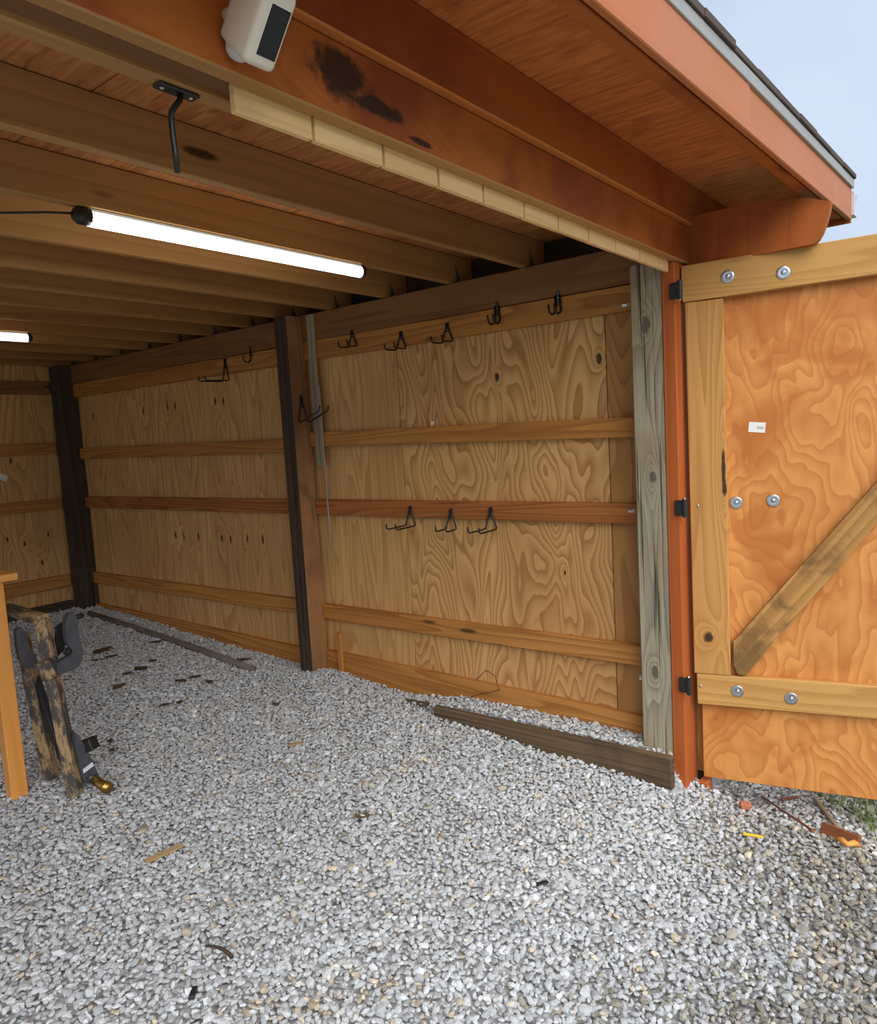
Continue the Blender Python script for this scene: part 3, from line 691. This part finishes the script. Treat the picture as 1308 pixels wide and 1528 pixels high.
rel(tube('top_pin', [P(112, 921, 3.36), P(118, 920, 3.36), P(124, 918, 3.36)], .012, M['blackiron'], None, 10))

# ------------------------------------------------------------------ planks, poles and litter on the gravel
pk = board('plank', (-.180, 1.165, .118), (-.172, 2.5, .100), .145, .038, M['grey_plank'], None, (0, 0, 1), .004)
tag(pk, 'weathered brown plank on edge in the gravel before the grey post', 'plank')
pl = tube('pole', [(-.20, 6.25, .30), (-.21, 5.5, .262), (-.24, 4.6, .218), (-.27, 3.95, .178)], .024, M['pipe'], None, 10)
tag(pl, 'dusty dark pole lying along the foot of the rear wall bay', 'pole')
def gp(px, py, up=.012):
    z = .05
    for _ in range(12):
        p = hit(px, py, 2, z); z = float(height(p.x, p.y)) + up
    return hit(px, py, 2, z)
def stick(name, a, b, w, t, mat, label, cat, up=.014, group=None):
    o = board(name, gp(*a, up), gp(*b, up), w, t, mat, None, (.3, .8, .2), .002); return tag(o, label, cat, group)
stick('wood_shim', (217, 1286), (272, 1261), .022, .009, M['scrap'], 'pale wood shim lying on the gravel below the steel frame', 'wood scrap')
stick('wood_shim', (430, 1112), (452, 1108), .02, .008, M['scrap'], 'small tan wood chip on the gravel below the brown post', 'wood scrap')
stick('wood_strip', (640, 1052), (604, 1046), .03, .012, M['grey_plank'], 'thin grey wood strip half buried at the far end of the plank', 'wood scrap', .004)
stick('plastic_stake', (1108, 1244), (1138, 1249), .013, .006, M['yellow'], 'small yellow plastic strip on the gravel outside the door', 'plastic strip')
tw = tube('twig', [gp(306, 1411, .016), gp(320, 1412, .02), gp(334, 1417, .018), gp(346, 1428, .016)], [.002, .004, .006, .007], M['twig'], None, 6)
tag(tw, 'short curved dark twig on the gravel', 'twig')
def chip(name, px, py, lx, ly, lz, mat, label, cat, rz=0.0, up=.012):
    p = gp(px, py, up); bm = box_bm(lx, ly, lz, min(lx, ly, lz) * .3)
    for v in bm.verts: v.co += Vector([random.uniform(-.08, .08) * s for s in (lx, ly, lz)])
    o = link(name, finish(bm, name), mat, None, Matrix.Translation(p) @ Matrix.Rotation(rz, 4, 'Z')); return tag(o, label, cat)
chip('plastic_bit', 288, 1481, .016, .045, .01, M['dark_bit'], 'black plastic bit on the gravel beside the twig', 'plastic bit', -.8)
chip('plastic_bit', 808, 1318, .045, .018, .008, M['dark_bit'], 'flat dark bit on the gravel far from the twig', 'plastic bit', -.6)
def leaf(px, py, s, mat, label, rz, group=None):
    p = gp(px, py, .013); bm = bmesh.new(); N = 5; rows = []
    for i in range(N + 1):
        u = i / N; w = s * .32 * math.sin(math.pi * min(.98, max(.03, u))) * random.uniform(.8, 1.1); x = (u - .5) * s; c = .15 * s * (u - .5) ** 2
        rows.append([bm.verts.new((x, -w, c + .12 * w)), bm.verts.new((x, 0, c)), bm.verts.new((x, w, c + .16 * w))])
    for a, b in zip(rows, rows[1:]):
        for k in (0, 1): bm.faces.new((a[k], b[k], b[k + 1], a[k + 1]))
    bmesh.ops.solidify(bm, geom=bm.faces[:], thickness=.0012)
    return tag(link('leaf', finish(bm, 'leaf'), mat, None, Matrix.Translation(p) @ Matrix.Rotation(rz, 4, 'Z')), label, 'leaf', group)
leaf(178, 1024, .11, M['leaf'], 'curled tan dry leaf on the gravel right of the hitch frame', .4)
leaf(411, 1051, .06, M['leaf'], 'small tan dry leaf on the gravel before the brown post', 1.4)
leaf(540, 1218, .07, M['leaf'], 'brown dry leaf on open gravel at the middle of the floor', 2.4)
leaf(165, 1105, .06, M['litter'], 'dark leaf next to the square tube of the hitch frame', .9, 'dark leaves by the hitch frame')
leaf(170, 1119, .06, M['litter'], 'dark leaf next to the square tube of the hitch frame', .1, 'dark leaves by the hitch frame')
for (x, y, s) in ((150, 972, .16), (165, 980, .1), (210, 998, .14), (228, 986, .09), (145, 985, .1), (190, 1005, .08), (270, 1016, .1), (290, 1010, .09), (312, 1017, .08), (268, 1048, .07), (360, 985, .12), (385, 981, .16), (400, 988, .1), (245, 1052, .08), (160, 967, .1), (232, 958, .1)):
    leaf(x, y, s, M['litter'], 'dark dead leaf among the litter along the rear wall bay', random.uniform(0, 3), 'dead leaves along the rear wall bay')
# outside the door
chip('brick_scrap', 1112, 1202, .035, .05, .03, M['brick'], 'reddish wood block scrap beside the corner board', 'block', .3, .02)
stick('lath', (1137, 1189), (1213, 1240), .016, .01, M['scrap_red'], 'long thin brown lath on the stones under the door', 'wood scrap', .02)
stick('lath', (1215, 1191), (1250, 1236), .02, .012, M['scrap'], 'pale stick pointing from the grass to the brown offcut', 'wood scrap', .02)
stick('lath', (1165, 1193), (1190, 1189), .014, .01, M['scrap_red'], 'short brown stick on the stones under the door edge', 'wood scrap', .02)
stick('offcut', (1226, 1234), (1282, 1256), .045, .03, M['scrap_red'], 'thick dark brown lumber offcut beside the grass', 'wood scrap', .03)
tw2 = tube('root_scrap', [gp(1247, 1251, .02), gp(1256, 1254, .03), gp(1264, 1260, .03), gp(1274, 1258, .025), gp(1284, 1263, .02)], [.006, .012, .01, .012, .006], M['rope'], None, 8)
tag(tw2, 'knobbly orange scrap beside the brown offcut', 'wood scrap')
# grass tufts outside
bm = bmesh.new()
for _ in range(5200):
    x = .10 + 1.8 * random.random() ** 2; y = random.uniform(-.9, .75)
    if x < .17 + max(0, y - .42) * .9 + random.uniform(-.06, .06): continue
    z = -.165 + (float(height(x, y)) + .15 if x < .75 else 0) * .5; a = random.uniform(0, 6.28); h = random.uniform(.05, .15); ln = random.uniform(.2, .9) * h; w = random.uniform(.002, .004)
    c, s = math.cos(a), math.sin(a); p = Vector((x, y, z)); q = Vector((-s, c, 0)) * w
    v = [bm.verts.new(p - q), bm.verts.new(p + q), bm.verts.new(p + Vector((c * ln * .4, s * ln * .4, h * .6)) + q * .7), bm.verts.new(p + Vector((c * ln * .4, s * ln * .4, h * .6)) - q * .7), bm.verts.new(p + Vector((c * ln, s * ln, h)))]
    bm.faces.new((v[0], v[1], v[2], v[3])); bm.faces.new((v[3], v[2], v[4]))
me = bpy.data.meshes.new('grass'); bm.to_mesh(me); bm.free()
tag(link('grass', me, M['grass']), 'thin green grass growing outside beyond the open door', 'grass', kind='stuff')

# bolt ends beside the grey post
for (px, py) in ((933, 455), (942, 762), (958, 1012)):
    p = hit(px, py, 1, 1.334)
    link('bolt', finish(tube_bm([(0, -.008, 0), (0, .012, 0)], .011, 6), 'bolt'), M['bolt'], WR, Matrix.Translation(p))
# paper tags left on the boards
def paper_tag(loc, w, h, rot, label):
    bm = box_bm(w, .0008, h, 0)
    for v in bm.verts:
        if v.co.x > 0 and v.co.z < 0: v.co.y -= .004
    o = link('paper_tag', finish(bm, 'paper_tag'), M['paper'], None, Matrix.Translation(loc) @ rot); return tag(o, label, 'tag')
paper_tag(hit(645, 632, 0, .0378), .026, .022, Matrix.Rotation(RW, 4, 'Z'), 'tiny white paper tag on the plywood above the second girt')
paper_tag(hit(1, 711, 1, 6.737), .11, .05, Matrix.Rotation(math.radians(28), 4, 'Y'), 'tilted white paper tag on the rear wall plywood')
vine = tube('dry_vine', [hit(650, 1042, 0, -.03), hit(690, 1043, 0, -.05), hit(720, 1035, 0, -.03), hit(745, 1030, 0, -.01), hit(738, 1008, 0, -.006), hit(725, 1000, 0, -.006), hit(710, 1015, 0, -.01)], .0022, M['twig'], None, 5)
tag(vine, 'thin dry vine curled over the skirt board of the side wall', 'vine')
